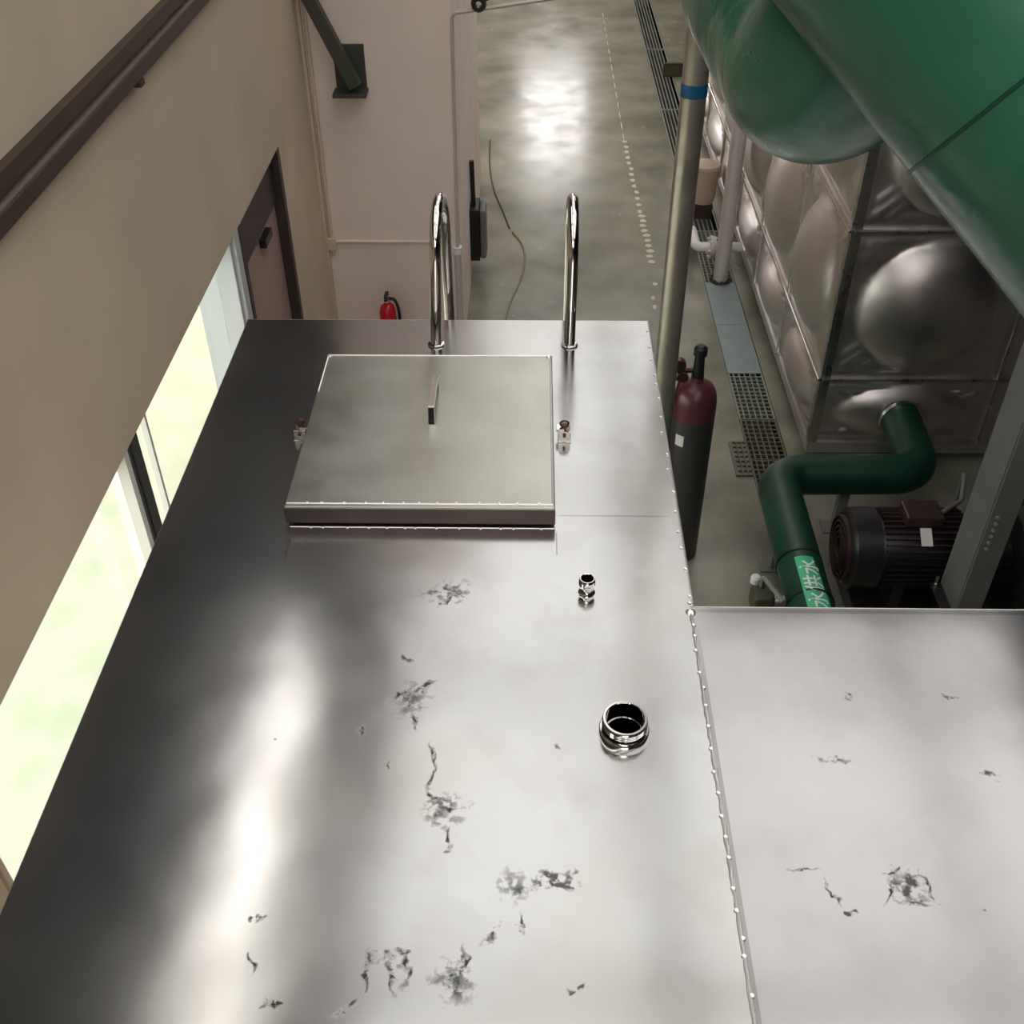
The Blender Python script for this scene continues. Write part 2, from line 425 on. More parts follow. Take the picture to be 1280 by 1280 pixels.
mkA = [(-.265,.860,.006,.045,.05), (-.222,.862,.006,.035,.35), (-.205,.872,.006,.03,.25), (-.262,.892,.012,.008,0), (-.235,.894,.012,.006,.2), (-.208,.899,.012,.006,0),
       (-.125,.848,.035,.009,-.1), (-.103,.875,.005,.04,.1), (-.29,.805,.03,.008,.6), (-.245,1.42,.022,.006,.9), (-.232,1.385,.006,.022,.2), (-.218,1.475,.03,.006,.6),
       (-.268,1.455,.022,.006,.6), (-.191,1.30,.006,.035,.2), (-.188,1.25,.005,.03,-.3), (-.185,1.208,.006,.022,.5), (-.168,1.197,.018,.006,-.3), (-.152,1.177,.020,.007,.1),
       (-.146,1.12,.005,.022,0), (-.144,1.093,.009,.010,0), (-.271,1.28,.004,.010,0), (-.458,.874,.005,.022,.2), (-.40,.812,.020,.006,-.3), (-.012,.95,.004,.02,.3), (-.19,1.735,.03,.005,.9), (-.17,1.76,.03,.005,-.5)]
lnA = [(.20, 2.035, .145, .002, .5), (-.583, 1.90, .0018, .05, .5), (.062, 1.93, .0018, .045, .5), (.12, 2.55, .0015, .45, .0)]
stB = [(.665,1.03,.055,.04,.4,.95), (.66,1.46,.012,.016,0,.9), (.549,.987,.016,.008,0,1.2), (.885,1.268,.02,.012,0,.8), (.795,.99,.009,.008,0,1.3), (.60,1.30,.06,.010,0,.7), (.86,1.47,.04,.008,0,.7)]
mkB = [(.49,1.062,.03,.004,0), (.528,1.02,.004,.03,.5), (.665,1.0,.03,.004,-.3), (.70,1.03,.004,.03,.3), (.645,1.065,.02,.004,.4), (.63,1.02,.004,.025,-.5)]
m_topA = plate_mat('tank_top_sheet', (.50, .50, .505, 1), (.47, .465, .445, 1), [(a-TL.x, b-TL.y, c, d, e, f) for a, b, c, d, e, f in stA], [(a-TL.x, b-TL.y, c, d, e) for a, b, c, d, e in lnA], [(a-TL.x, b-TL.y, c, d, e) for a, b, c, d, e in mkA])
m_topB = plate_mat('tank_side_sheet', (.445, .435, .435, 1), (.40, .385, .38, 1), [(a-TL.x, b-TL.y, c, d, e, f) for a, b, c, d, e, f in stB], [(SX+.008-TL.x, .4-TL.y, .0045, 1.31, .45), (.9-TL.x, BY1-.012-TL.y, .6, .006, .35)], [(a-TL.x, b-TL.y, c, d, e) for a, b, c, d, e in mkB])  # line along the seam paints the weld's thin shadow into the sheet

def plate(x0, x1, y0, y1, z, t, holes):
    bm = bmesh.new(); edges = []
    def loop(pts):
        vs = [bm.verts.new((a, b, z)) for a, b in pts]
        for i in range(len(vs)): edges.append(bm.edges.new((vs[i], vs[(i+1) % len(vs)])))
    loop([(x0, y0), (x1, y0), (x1, y1), (x0, y1)])
    for cx, cy, r in holes: loop([(cx+r*math.cos(2*PI*k/28), cy+r*math.sin(2*PI*k/28)) for k in range(28)])
    bmesh.ops.triangle_fill(bm, use_beauty=True, use_dissolve=False, edges=edges)
    r = bmesh.ops.extrude_face_region(bm, geom=bm.faces[:])
    bmesh.ops.translate(bm, verts=[v for v in r['geom'] if isinstance(v, bmesh.types.BMVert)], vec=(0, 0, -t))
    return bm
N1 = (.128, 1.764); N2 = (.188, 1.364)
obj('top_sheet', rel(plate(AX0, SX, -1.2, AY1, TT, .006, [(*N1, .015), (*N2, .036)]), TL), m_topA, tank)
obj('top_sheet', rel(plate(SX, AX1, BY1, AY1, TT, .006, []), TL), m_topA, tank)
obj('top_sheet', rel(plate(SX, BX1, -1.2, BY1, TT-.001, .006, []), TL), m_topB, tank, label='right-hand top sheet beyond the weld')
t = .004; z1 = TT-.006
for b in ((AX0, AX0+t, -1.2, AY1, .1, z1), (AX0+t, AX1, AY1-t, AY1, .1, z1), (AX1-t, AX1, BY1, AY1-t, .1, z1), (AX1, BX1, BY1-t, BY1, .1, z1-.001), (BX1-t, BX1, -1.2, BY1-t, .1, z1-.001), (AX0+t, BX1-t, -1.2, -1.2+t, .1, z1-.001)):
    obj('side_sheet', rel(B(b), TL), m_ss, tank)
obj('bottom_sheet', rel(B((AX0, AX1, -1.2, AY1, .094, .1), (AX1, BX1, -1.2, BY1, .094, .1)), TL), m_ss, tank)
for x, y in ((AX0+.05, AY1), (AX1-.15, AY1), (BX1-.15, BY1)): obj('base_beam', rel(B((x, x+.1, -1.1, y-.05, 0, .094)), TL), m_steel_grey, tank)
# rolled bright edges
bm = bmesh.new()
tube(bm, [(AX1, AY1, TT-.001), (AX1, BY1+.01, TT-.001)], .0028, 8)
for i in range(16):
    y = 1.76 + i*.078 + random.uniform(-.02, .02)
    lathe(bm, [(.0, -.001), (.004, 0), (.0035, .003), (0, .004)], (AX1-random.uniform(.004, .012), y, TT), 'Z', 8)
obj('edge_bead', rel(bm, TL), m_weld, tank, smooth=True)
bm = bmesh.new(); tube(bm, [(AX1, BY1, TT-.002), (BX1, BY1, TT-.002)], .0022, 8); tube(bm, [(AX0, AY1, TT-.002), (AX1, AY1, TT-.002)], .0022, 8)
tube(bm, [(AX0, -1.2, TT-.002), (AX0, AY1, TT-.002)], .002, 8)
obj('folded_edge', rel(bm, TL), m_ss, tank, smooth=True)
# weld between the two top sheets
bm = bmesh.new(); pts = []; rad = []
y = -.8
while y < BY1-.01:
    pts.append((SX + random.uniform(-.0012, .0012), y, TT)); rad.append(random.uniform(.0020, .0034)); y += .014
tube(bm, pts, .003, 8, radii=[q*1.35 for q in rad])
for i in range(30):
    y = .3 + i*.049 + random.uniform(-.012, .012)
    lathe(bm, [(0, -.001), (.0052, 0), (.004, .0035), (0, .005)], (SX+random.uniform(-.003, .003), y, TT), 'Z', 8)
lathe(bm, [(0, -.001), (.012, 0), (.008, .004), (0, .006)], (SX, BY1-.018, TT), 'Z', 10)
obj('weld_bead', rel(bm, TL), m_weld, tank, smooth=True)
# nozzles
def nozzle(name, c, ro, ri, h, collar, label):
    bm = bmesh.new()
    lathe(bm, [(ri, -.06), (ri, h), (ri+.0015, h+.0015), (ro-.001, h+.0015), (ro, h), (ro, h*.55), (ro-.0012, h*.5), (ro-.0012, h*.1), (ro+.002, 0), (ro+.002, -.0)], (c[0], c[1], TT), 'Z', 40)
    bm.faces.ensure_lookup_table()
    for f in [f for f in bm.faces if len(f.verts) > 6]: bm.faces.remove(f)
    for i in range(3):
        z = h*.62 + i*h*.1
        lathe(bm, [(ro, z-.0006), (ro+.0012, z), (ro, z+.0006)], (c[0], c[1], TT), 'Z', 40)
    bm.faces.ensure_lookup_table()
    for f in [f for f in bm.faces if len(f.verts) > 6]: bm.faces.remove(f)
    if collar:
        lathe(bm, [(ro, 0), (ro+.006, 0), (ro+.006, .012), (ro+.004, .015), (ro, .015)], (c[0], c[1], TT), 'Z', 40, closed=True)
    return obj(name, rel(bm, TL), m_ss_pol, tank, smooth=True, label=label)
nozzle('pipe_nozzle', N1, .0175, .0135, .042, False, 'small open threaded socket')
nozzle('pipe_nozzle', N2, .044, .0375, .042, True, 'large open threaded socket with a collar')
# hatch
HX0, HX1, HY0, HY1 = -.60, .058, 1.995, 2.70
hatch = obj('hatch_curb', rel(B((HX0+.012, HX1-.012, HY0+.012, HY0+.022, TT, TT+.03), (HX0+.012, HX1-.012, HY1-.022, HY1-.012, TT, TT+.03),
      (HX0+.012, HX0+.022, HY0+.022, HY1-.022, TT, TT+.03), (HX1-.022, HX1-.012, HY0+.022, HY1-.022, TT, TT+.03)), TL), m_ss_dark, tank)
lid = obj('hatch_lid', rel(B((HX0, HX1, HY0, HY1, TT+.010, TT+.055)), TL), m_ss_lid, tank, bev=.003)
obj('lid_skirt', rel(B((HX0-.0012, HX1+.0012, HY0-.0015, HY0-.0002, TT+.006, TT+.049)), TL), m_ss_dark, lid)
bm = bmesh.new()
lt = TT+.0555
tube(bm, [(HX0+.004, HY0+.014, lt), (HX1-.004, HY0+.014, lt)], .0022, 6)
for i in range(13):
    x = HX0+.05+i*.047+random.uniform(-.01, .01); lathe(bm, [(0, 0), (.005, .0005), (.003, .003), (0, .0035)], (x, HY0+.016, lt), 'Z', 7)
    x += random.uniform(-.01, .01); lathe(bm, [(0, 0), (.004, .0005), (.002, .002), (0, .0025)], (x, HY0-.012, TT), 'Z', 7)
tube(bm, [(HX1-.006, HY0+.014, lt), (HX1-.006, HY1-.004, lt)], .0018, 6)
tube(bm, [(HX0+.004, HY1-.006, lt), (HX1-.004, HY1-.006, lt)], .002, 6)
tube(bm, [(HX0+.004, HY1-.2, lt), (HX0+.004, HY1-.006, lt)], .0018, 6)
for x in (HX0+.008, HX1-.01): lathe(bm, [(0, 0), (.008, .0005), (.006, .003), (0, .004)], (x, HY1-.01, lt), 'Z', 8)
tube(bm, [(HX0+.01, HY0-.010, TT), (HX1, HY0-.010, TT)], .0018, 6)
obj('seam_bead', rel(bm, TL), m_weld, lid, smooth=True)
# lid handle: flat strap bent into a bridge, running away from the camera
hx = -.268; s = .008
bm = bmesh.new()
hz = TT+.055
prof = [(2.35, hz), (2.365, hz+.042), (2.515, hz+.042), (2.53, hz)]
for i in range(3):
    (ya, za), (yb, zb) = prof[i], prof[i+1]
    d = Vector((0, yb-ya, zb-za)).normalized(); nrm = Vector((0, -d.z, d.y))*.004
    q = []
    for (yy, zz) in ((ya, za), (yb, zb)):
        for xx in (hx-s, hx+s):
            q.append(bm.verts.new(Vector((xx, yy, zz))+nrm)); q.append(bm.verts.new(Vector((xx, yy, zz))-nrm))
    for f in ((0,2,3,1), (4,5,7,6), (0,4,6,2), (1,3,7,5), (0,1,5,4), (2,6,7,3)): bm.faces.new([q[j] for j in f])
obj('handle', rel(bm, TL), m_ss_pol, lid)
# toggles at both sides
for sx, x in ((-1, HX0-.026), (1, HX1+.03)):
    la = obj('latch_bracket', rel(B((x-.016, x+.016, 2.345, 2.352, TT, TT+.032), (x-.016, x+.016, 2.378, 2.385, TT, TT+.032), (x-.018, x+.018, 2.34, 2.39, TT, TT+.003),
             (min(x, x-sx*.022), max(x, x-sx*.022), 2.352, 2.378, TT+.028, TT+.036)), TL), m_ss_pol, tank, bev=.001)
    bm = bmesh.new()
    tube(bm, [(x, 2.34, TT+.022), (x, 2.39, TT+.022)], .0045, 10)
    lathe(bm, [(0, 0), (.009, 0), (.009, .008), (0, .008)], (x, 2.365, TT+.036), 'Z', 6)
    tube(bm, [(x + math.cos(a*PI/8)*.011, 2.365, TT+.046+math.sin(a*PI/8)*.009) for a in range(17)], .003, 8, cap=False)
    obj('eye_bolt', rel(bm, TL), m_brass, la, smooth=True)

# ladder with hooped grab rails at the far edge
lad = thing('access_ladder', 'polished steel ladder with two hooped grab rails at the far tank edge', 'ladder', (-.09, 3.1, 0))
for x0, x1 in ((-.295, -.272), (.114, .116)):
    y0, y1, zt = 2.85, 3.10, 3.055
    r_ = (y1-y0)/2; pts = [(x0, y0, TT), (x0*.5+x1*.5, y0, zt-r_)]
    for k in range(1, 12):
        a = PI - PI*k/12; pts.append((x0+(x1-x0)*(.5+.5*k/12), (y0+y1)/2+math.cos(a)*r_, zt-r_+math.sin(a)*r_))
    pts += [(x1, y1, zt-r_), (x1, y1, TT-.1), (x1, y1, .02)]
    bm = bmesh.new(); tube(bm, pts, .0165, 20)
    rl = obj('grab_rail', rel(bm, lad.location), m_ss_pol, lad, smooth=True)
    bm = bmesh.new(); lathe(bm, [(.0165, 0), (.026, 0), (.025, .005), (.0175, .007)], (x0, y0, TT), 'Z', 24)
    obj('foot_flange', rel(bm, lad.location), m_ss_pol, rl, smooth=True)
for i in range(9):
    bm = bmesh.new(); tube(bm, [(-.272, 3.10, .28+i*.28), (.116, 3.10, .28+i*.28)], .012, 12)
    obj('rung', rel(bm, lad.location), m_ss_pol, lad, smooth=True)

# ================================================================== OVERHEAD GREEN PIPE
R = .0871
Q0_ = Vector((.271, .514, 4.178)); ax_ = Vector((-.632, .475, .613)).normalized()
op = thing('overhead_pipe', 'very large glossy green lagged pipe crossing the upper right corner overhead', 'pipe', (.28, .5, 4.17))
main = [Q0_+ax_*.42, Q0_-ax_*.45]
bm = bmesh.new(); tube(bm, bend([(main[0].x, main[0].y, 7.999)] + main + [(7.19, main[1].y, main[1].z)], .14, 14), R, 96)
obj('lagging', rel(bm, op.location), m_green, op, smooth=True)
k = -(Q0_-camo.matrix_world.translation).dot(ax_)
c = Q0_+ax_*k
bm = bmesh.new()
tube(bm, [c-ax_*.0011, c-ax_*.0006, c+ax_*.0006, c+ax_*.0011], R, 96, cap=False, radii=[R-.0002, R+.0009, R+.0009, R-.0002])
obj('seam_ring', rel(bm, op.location), m_green_low, op, smooth=True)
# smaller branch below: its near end turns up into the main run, its far end rises to the roof
RB = .0564
bp = bend([(.166, .95, 7.999), (.166, .95, 4.137), (.1757, .632, 4.137), (.193, .632, 4.235)], .070, 14)
bm = bmesh.new(); tube(bm, bp, RB, 72)
obj('branch_elbow', rel(bm, op.location), m_green, op, smooth=True)

# ================================================================== VERTICAL PIPES
cp = thing('standing_pipe', 'tall galvanised pipe with blue band of tape, right of the grab rails', 'pipe', (.642, 4.4, 0))
bm = bmesh.new(); tube(bm, [(0, 0, .0), (0, 0, 3), (0, 0, 7.999)], .053, 32)
obj('pipe_body', bm, m_galv, cp, smooth=True)
bm = bmesh.new(); lathe(bm, [(.0535, 2.885), (.0545, 2.885), (.0545, 2.937), (.0535, 2.937)], (0,0,0), 'Z', 32, closed=True)
obj('blue_band', bm, m_blue, cp, smooth=True, label='blue tape band')
bm = bmesh.new(); lathe(bm, [(.053, 0), (.1, 0), (.1, .012), (.056, .016)], (0,0,0), 'Z', 24)
obj('base_flange', bm, m_galv, cp, smooth=True)

p2 = thing('grey_standpipe', 'pale grey standing pipe over the drain beside the panel tank', 'pipe', (1.61, 8.38, .002))
bm = bmesh.new(); tube(bm, [(0, 0, 0), (0, 0, 2), (0, 0, 7.997)], .062, 28)
obj('pipe_body', bm, m_white_pipe, p2, smooth=True)
bm = bmesh.new()
for k in range(8):
    a = k*PI/4; lathe(bm, [(0, 0), (.012, 0), (.012, .014), (0, .014)], (math.cos(a)*.08, math.sin(a)*.08, .008), 'Z', 6)
lathe(bm, [(.062, 0), (.095, 0), (.095, .008), (.063, .008)], (0,0,0), 'Z', 24)
obj('base_flange', bm, m_frame_dark, p2)

# ================================================================== PRESSED PANEL TANK
PX, PY = 1.84, 5.8
pt = thing('panel_water_tank', 'stainless water tank of pressed square panels with round bulges, at right', 'tank', (PX, PY, 0))
W = 1.1
def panel_mesh(w, h, dome, r0):
    """pressed square panel in local XZ, bulging toward -Y"""
    n = 44; bm = bmesh.new(); g = []
    for j in range(n+1):
        row = []
        for i in range(n+1):
            x = (i/n-.5)*w; z = (j/n-.5)*h
            r = math.hypot(x, z*(w/h if h < w*.8 else 1.0))
            y = 0.0
            if r < r0:
                q = r/r0; y = dome*(math.sqrt(max(0, 1-(q*.93)**2))-.36755)/(1-.36755)
            e = min(w/2-abs(x), h/2-abs(z))
            if e < .022: y += .014*(1-e/.022)**.5          # raised flange at the joint
            elif .050 < e < .072: y += .007                # border rib
            elif r > r0*1.03:                               # diagonal ribs in the corners
                d = abs(abs(x)*h - abs(z)*w)/math.hypot(w, h)
                if d < .018 and e > .08: y += .014
                elif .045 < d < .068 and e > .09: y += .011
            row.append(bm.verts.new((x, -y, z)))
        g.append(row)
    for j in range(n):
        for i in range(n):
            bm.faces.new((g[j][i], g[j][i+1], g[j+1][i+1], g[j+1][i]))
    me = bpy.data.meshes.new('tank_panel'); bm.to_mesh(me); bm.free(); me.materials.append(m_panel)
    me.polygons.foreach_set('use_smooth', [True]*len(me.polygons))
    return me
full = panel_mesh(W, 1.0, .15, .43); half = panel_mesh(W, .5, .085, .42)
rows = [(.16, .5, half), (.66, 1.0, full), (1.66, 1.0, full)]
for z0, h, me in rows:
    for i in range(7):                                        # side face, looking toward -X
        o = bpy.data.objects.new('tank_panel', me); COL.objects.link(o); o.parent = pt
        o.rotation_euler = (0, 0, -PI/2); o.location = (0, W*(i+.5), z0+h/2)
    for i in range(3):                                        # front face
        o = bpy.data.objects.new('tank_panel', me); COL.objects.link(o); o.parent = pt
        o.location = (W*(i+.5)+.002, 0, z0+h/2)
obj('tank_shell', B((.03, 3*W-.01, .03, 7*W-.01, .17, 2.66)), m_ss, pt)
obj('corner_angle', B((-.012, .05, -.012, -.006, .16, 2.66), (-.012, -.006, -.006, .05, .16, 2.66)), m_ss, pt, bev=.002)
obj('plinth', B((.06, 3*W-.05, .06, 7*W-.05, 0, .17)), m_steel_grey, pt)
obj('base_rail', B((-.01, 3*W, -.01, .055, .08, .16), (-.01, .055, .055, 7*W, .08, .16)), m_panel, pt, bev=.003)
obj('top_rail', B((-.01, 3*W, -.01, .05, 2.66, 2.70), (-.01, .05, .05, 7*W, 2.66, 2.70)), m_ss, pt, bev=.003)
for z in (.66, 1.66):
    bm = bmesh.new(); box(bm, -.034, -.008, -.03, 7*W, z-.010, z+.010)
    obj('joint_strip', bm, m_ss_pol, pt, bev=.004)
    obj('joint_strip', B((-.0, 3*W, -.030, -.010, z-.007, z+.007)), m_ss, pt, bev=.003)
for i in range(1, 7):
    obj('joint_strip', B((-.030, -.008, W*i-.009, W*i+.009, .16, 2.66)), m_ss_pol, pt, bev=.004)
for i in range(1, 3):
    obj('joint_strip', B((W*i-.007, W*i+.007, -.028, -.008, .16, 2.66)), m_ss, pt, bev=.003)
# drain outlet pipe of the panel tank with flange and elbow
dp = thing('drain_outlet_pipe', 'short white outlet pipe with flange and elbow above the grating', 'pipe', (1.5, 8.58, 0))
bm = bmesh.new(); tube(bm, bend([(1.80, 8.60, .20), (1.41, 8.60, .20), (1.41, 8.95, .20), (1.41, 9.1, .0)], .055, 6), .042, 20)
obj('pipe_body', rel(bm, dp.location), m_white, dp, smooth=True)
bm = bmesh.new(); lathe(bm, [(.042, 0), (.10, 0), (.10, .022), (.042, .022)], (1.525, 8.6, .2), 'X', 24)
lathe(bm, [(.042, 0), (.09, 0), (.09, .02), (.042, .02)], (1.55, 8.6, .2), 'X', 24)
obj('flange', rel(bm, dp.location), m_white_pipe, dp, smooth=True)
for k in range(6):
    bm = bmesh.new(); a = k*PI/3; tube(bm, [(1.505, 8.6+math.cos(a)*.075, .2+math.sin(a)*.075), (1.59, 8.6+math.cos(a)*.075, .2+math.sin(a)*.075)], .010, 6)
    obj('flange_bolt', rel(bm, dp.location), m_white, dp)

# ================================================================== LOW GREEN PIPE
gp = thing('green_supply_pipe', 'dark green pipe bending from panel tank outlet over floor, lettered label', 'pipe', (1.45, 4.6, 0))
GZ = .42; GR = .122
bm = bmesh.new()
tube(bm, bend([(2.36, 5.72, GZ), (2.33, 5.12, GZ), (1.46, 5.10, GZ), (1.44, 2.5, GZ), (1.44, 2.3, .0)], .17, 12), GR, 40)
obj('pipe_body', rel(bm, gp.location), m_green_low, gp, smooth=True)
bm = bmesh.new(); lathe(bm, [(GR-.02, 0), (GR+.02, 0), (GR+.02, .03), (GR-.02, .03)], (2.365, 5.66, GZ), 'Y', 32)
obj('flange', rel(bm, gp.location), m_ss_pol, gp, smooth=True)
for y in (4.30, 3.985):
    bm = bmesh.new(); lathe(bm, [(GR-.001, -.007), (GR+.004, -.007), (GR+.004, .007), (GR-.001, .007)], (1.452, y, GZ), 'Y', 40, closed=True)
    obj('strap', rel(bm, gp.location), m_black, gp, smooth=True)
for (x, y) in ((1.458, 4.75), (1.446, 3.2), (1.9, 5.11)):
    obj('pipe_support', rel(B((x-.03, x+.03, y-.03, y+.03, .01, GZ-GR+.01), (x-.09, x+.09, y-.06, y+.06, 0, .012)), gp.location), m_steel_grey, gp)
# label: a light green sheet wrapped on the pipe crown, with lettering along the pipe
def wrap(x_off, y, lift, cx=1.447):
    a = x_off/(GR+lift)                                  # arc from the crown, + toward +X
    return (cx+math.sin(a)*(GR+lift), y, GZ+math.cos(a)*(GR+lift))
bm = bmesh.new(); n = 10
la0, la1, ly0, ly1 = -.052, .075, 3.10, 4.24
rows_ = []
for j in range(2):
    y = (ly0, ly1)[j]
    rows_.append([bm.verts.new(wrap(la0+(la1-la0)*i/n, y, .0022)) for i in range(n+1)])
lo = [[bm.verts.new(wrap(la0+(la1-la0)*i/n, (ly0, ly1)[j], .0004)) for i in range(n+1)] for j in range(2)]
for i in range(n):
    bm.faces.new((rows_[0][i], rows_[0][i+1], rows_[1][i+1], rows_[1][i]))
    for j in range(2): bm.faces.new((lo[j][i], lo[j][i+1], rows_[j][i+1], rows_[j][i]))
lab = obj('pipe_label', rel(bm, gp.location), m_label, gp, smooth=True, label='light green label with white lettering')
cu_ = bpy.data.curves.new('lettering', 'FONT'); cu_.body = '冷却水供水'; cu_.size = .122; cu_.align_x = 'RIGHT'; cu_.offset = .0015
cu_.space_character = 1.0
tmp = bpy.data.objects.new('tmp_text', cu_); COL.objects.link(tmp)
bpy.context.view_layer.update()
dg = bpy.context.evaluated_depsgraph_get()
tm = bpy.data.meshes.new_from_object(tmp.evaluated_get(dg))
bpy.data.objects.remove(tmp)
tb = bmesh.new(); tb.from_mesh(tm); bpy.data.meshes.remove(tm)
bmesh.ops.subdivide_edges(tb, edges=[e for e in tb.edges if e.calc_length() > .02], cuts=1)
xmax = max([v.co.x for v in tb.verts] or [0]); ys_ = [v.co.y for v in tb.verts] or [0, 1]; ymid = (min(ys_)+max(ys_))/2
for v in tb.verts:                                       # text x -> +Y, text up -> -X
    v.co = Vector(wrap((la0+la1)/2 - (v.co.y-ymid)*.9, 4.215+(v.co.x-xmax), .0035))
me = bpy.data.meshes.new('lettering'); tb.transform(Matrix.Translation(-gp.location)); tb.to_mesh(me); tb.free(); me.materials.append(m_label_txt)
lt_ = bpy.data.objects.new('lettering', me); COL.objects.link(lt_); lt_.parent = lab
# hand valve with lever clamped on the left of the pipe
hv = thing('lever_valve', 'dark lever valve with pale cap beside the lettered green pipe', 'valve', (1.24, 4.02, 0))
L0 = hv.location
obj('valve_body', rel(B((1.15, 1.26, 3.95, 4.09, .36, .5)), L0), m_olive, hv, bev=.02)
bm = bmesh.new(); tube(bm, [(1.205, 4.02, 0), (1.205, 4.02, .36)], .03, 16); tube(bm, [(1.26, 4.02, .42), (1.322, 4.02, .42)], .03, 16)
obj('riser', rel(bm, L0), m_galv, hv, smooth=True)
bm = bmesh.new(); tube(bm, bend([(1.20, 4.05, .5), (1.20, 4.06, .56), (1.27, 3.86, .57)], .02, 4), .014, 10)
obj('lever', rel(bm, L0), m_steel_grey, hv, smooth=True)
bm = bmesh.new(); lathe(bm, [(.0, 0), (.026, 0), (.026, .035), (.018, .045), (0, .045)], (1.17, 4.08, .5), 'Z', 16)
obj('cap', rel(bm, L0), m_white, hv, smooth=True)

# ================================================================== PUMP, POST
pm = thing('water_pump', 'black electric pump with ribbed motor and white nameplate, behind grey post', 'pump', (2.1, 4.5, 0))
P0 = pm.location; MZ = .41; MY = 4.46; MR = .20
bm = bmesh.new(); lathe(bm, [(.10, 1.86), (MR-.01, 1.87), (MR, 1.90), (MR, 2.36), (MR-.03, 2.40), (.09, 2.42)], (0, MY, MZ), 'X', 40)
obj('motor_body', rel(bm, P0), m_motor, pm, smooth=True)
bm = bmesh.new(); lathe(bm, [(.05, 1.715), (.10, 1.71), (.20, 1.725), (.225, 1.745), (.228, 1.88), (.20, 1.885)], (0, MY, MZ), 'X', 44)
fc = obj('fan_cover', rel(bm, P0), m_motor, pm, smooth=True)
bm = bmesh.new()
for rr in (.06, .09, .12, .15, .18): lathe(bm, [(rr-.004, 1.70), (rr+.004, 1.70), (rr+.004, 1.72), (rr-.004, 1.72)], (0, MY, MZ), 'X', 36, closed=True)
obj('fan_grille', rel(bm, P0), m_maroon, fc, smooth=True)
for k in range(40):
    a = 2*PI*k/40
    bm = bmesh.new(); box(bm, 1.90, 2.34, -.004, .004, MR-.005, MR+.026)
    bmesh.ops.rotate(bm, verts=bm.verts, matrix=Matrix.Rotation(a, 3, 'X'), cent=(0,0,0))
    bmesh.ops.translate(bm, verts=bm.verts, vec=(0, MY, MZ))
    obj('cooling_fin', rel(bm, P0), m_motor if math.cos(a) < .55 else m_maroon, pm)
obj('terminal_box', rel(B((2.00, 2.20, MY-.08, MY+.08, MZ+MR+.01, MZ+MR+.08)), P0), m_maroon, pm, bev=.01)
bm = bmesh.new(); box(bm, 2.075, 2.135, -.05, .05, MR+.026, MR+.030)
bmesh.ops.rotate(bm, verts=bm.verts, matrix=Matrix.Rotation(math.radians(34), 3, 'X'), cent=(0,0,0))
bmesh.ops.translate(bm, verts=bm.verts, vec=(0, MY, MZ))
obj('nameplate', rel(bm, P0), m_white, pm, label='white nameplate')
obj('base_frame', rel(B((1.8, 3.2, MY-.215, MY+.25, 0, .12)), P0), m_motor, pm, bev=.01)
for x in (1.98, 2.24): obj('foot', rel(B((x, x+.06, MY-.19, MY+.19, .12, .30)), P0), m_motor, pm)
bm = bmesh.new(); lathe(bm, [(.09, 2.40), (.20, 2.44), (.20, 2.48), (.12, 2.5), (.12, 2.6), (.24, 2.62), (.29, 2.68), (.29, 2.82), (.22, 2.88), (.14, 2.89), (.14, 3.02), (.2, 3.02), (.2, 3.05), (.1, 3.05)], (0, MY, MZ), 'X', 40)
obj('pump_casing', rel(bm, P0), m_motor, pm, smooth=True)
obj('casing_foot', rel(B((2.66, 2.84, MY-.19, MY+.19, .12, .30)), P0), m_motor, pm)
bm = bmesh.new(); tube(bm, [(2.75, MY, MZ+.25), (2.75, MY, 1.3)], .09, 24)
lathe(bm, [(.09, 0), (.16, 0), (.16, .03), (.09, .03)], (2.75, MY, MZ+.34), 'Z', 24); lathe(bm, [(.09, 0), (.16, 0), (.16, .03), (.09, .03)], (2.75, MY, MZ+.385), 'Z', 24)
tube(bm, [(2.75, MY, 1.3), (2.75, MY, 2.9)], .09, 24)
obj('discharge_pipe', rel(bm, P0), m_motor, pm, smooth=True)
for k in range(8):
    bm = bmesh.new(); a = k*PI/4+.2; tube(bm, [(2.75+math.cos(a)*.13, MY+math.sin(a)*.13, MZ+.32), (2.75+math.cos(a)*.13, MY+math.sin(a)*.13, MZ+.43)], .011, 6)
    obj('flange_bolt', rel(bm, P0), m_ss_pol, pm)
# cable conduit arching to the terminal box
bm = bmesh.new(); tube(bm, bend([(2.20, MY, MZ+MR+.05), (2.34, MY+.1, MZ+MR+.06), (2.42, MY+.32, .7), (2.5, MY+.45, .02)], .05, 5), .013, 10)
obj('motor_cable', rel(bm, P0), m_steel_grey, pm, smooth=True)

post = thing('steel_post', 'grey steel channel post with row of bolts, in front of black pump', 'post', (2.23, 4.05, 0))
Q0 = post.location
obj('post_body', rel(B((2.19, 2.315, 3.95, 3.965, .40, 4.379), (2.19, 2.20, 3.965, 4.19, .40, 4.379), (2.19, 2.315, 4.19, 4.20, .40, 4.379)), Q0), m_steel_grey, post, bev=.003)
obj('base_plate', rel(B((2.13, 2.38, 3.90, 4.195, .385, .40)), Q0), m_motor, post)
obj('pedestal', rel(B((2.17, 2.34, 3.94, 4.18, 0, .385)), Q0), m_motor, post)
for (x, y) in ((2.155, 3.925), (2.355, 3.925), (2.155, 4.175), (2.355, 4.175)):
    bm = bmesh.new(); lathe(bm, [(0, .4), (.016, .4), (.016, .415), (.009, .415), (.009, .46), (0, .46)], (x, y, 0), 'Z', 8)
    obj('anchor_bolt', rel(bm, Q0), m_ss_pol, post)
for i in range(6):
    bm = bmesh.new(); lathe(bm, [(0, 3.940), (.010, 3.942), (.010, 3.95)], (2.225, 0, .86+i*.040), 'Y', 8)
    obj('bolt', rel(bm, Q0), m_weld, post)

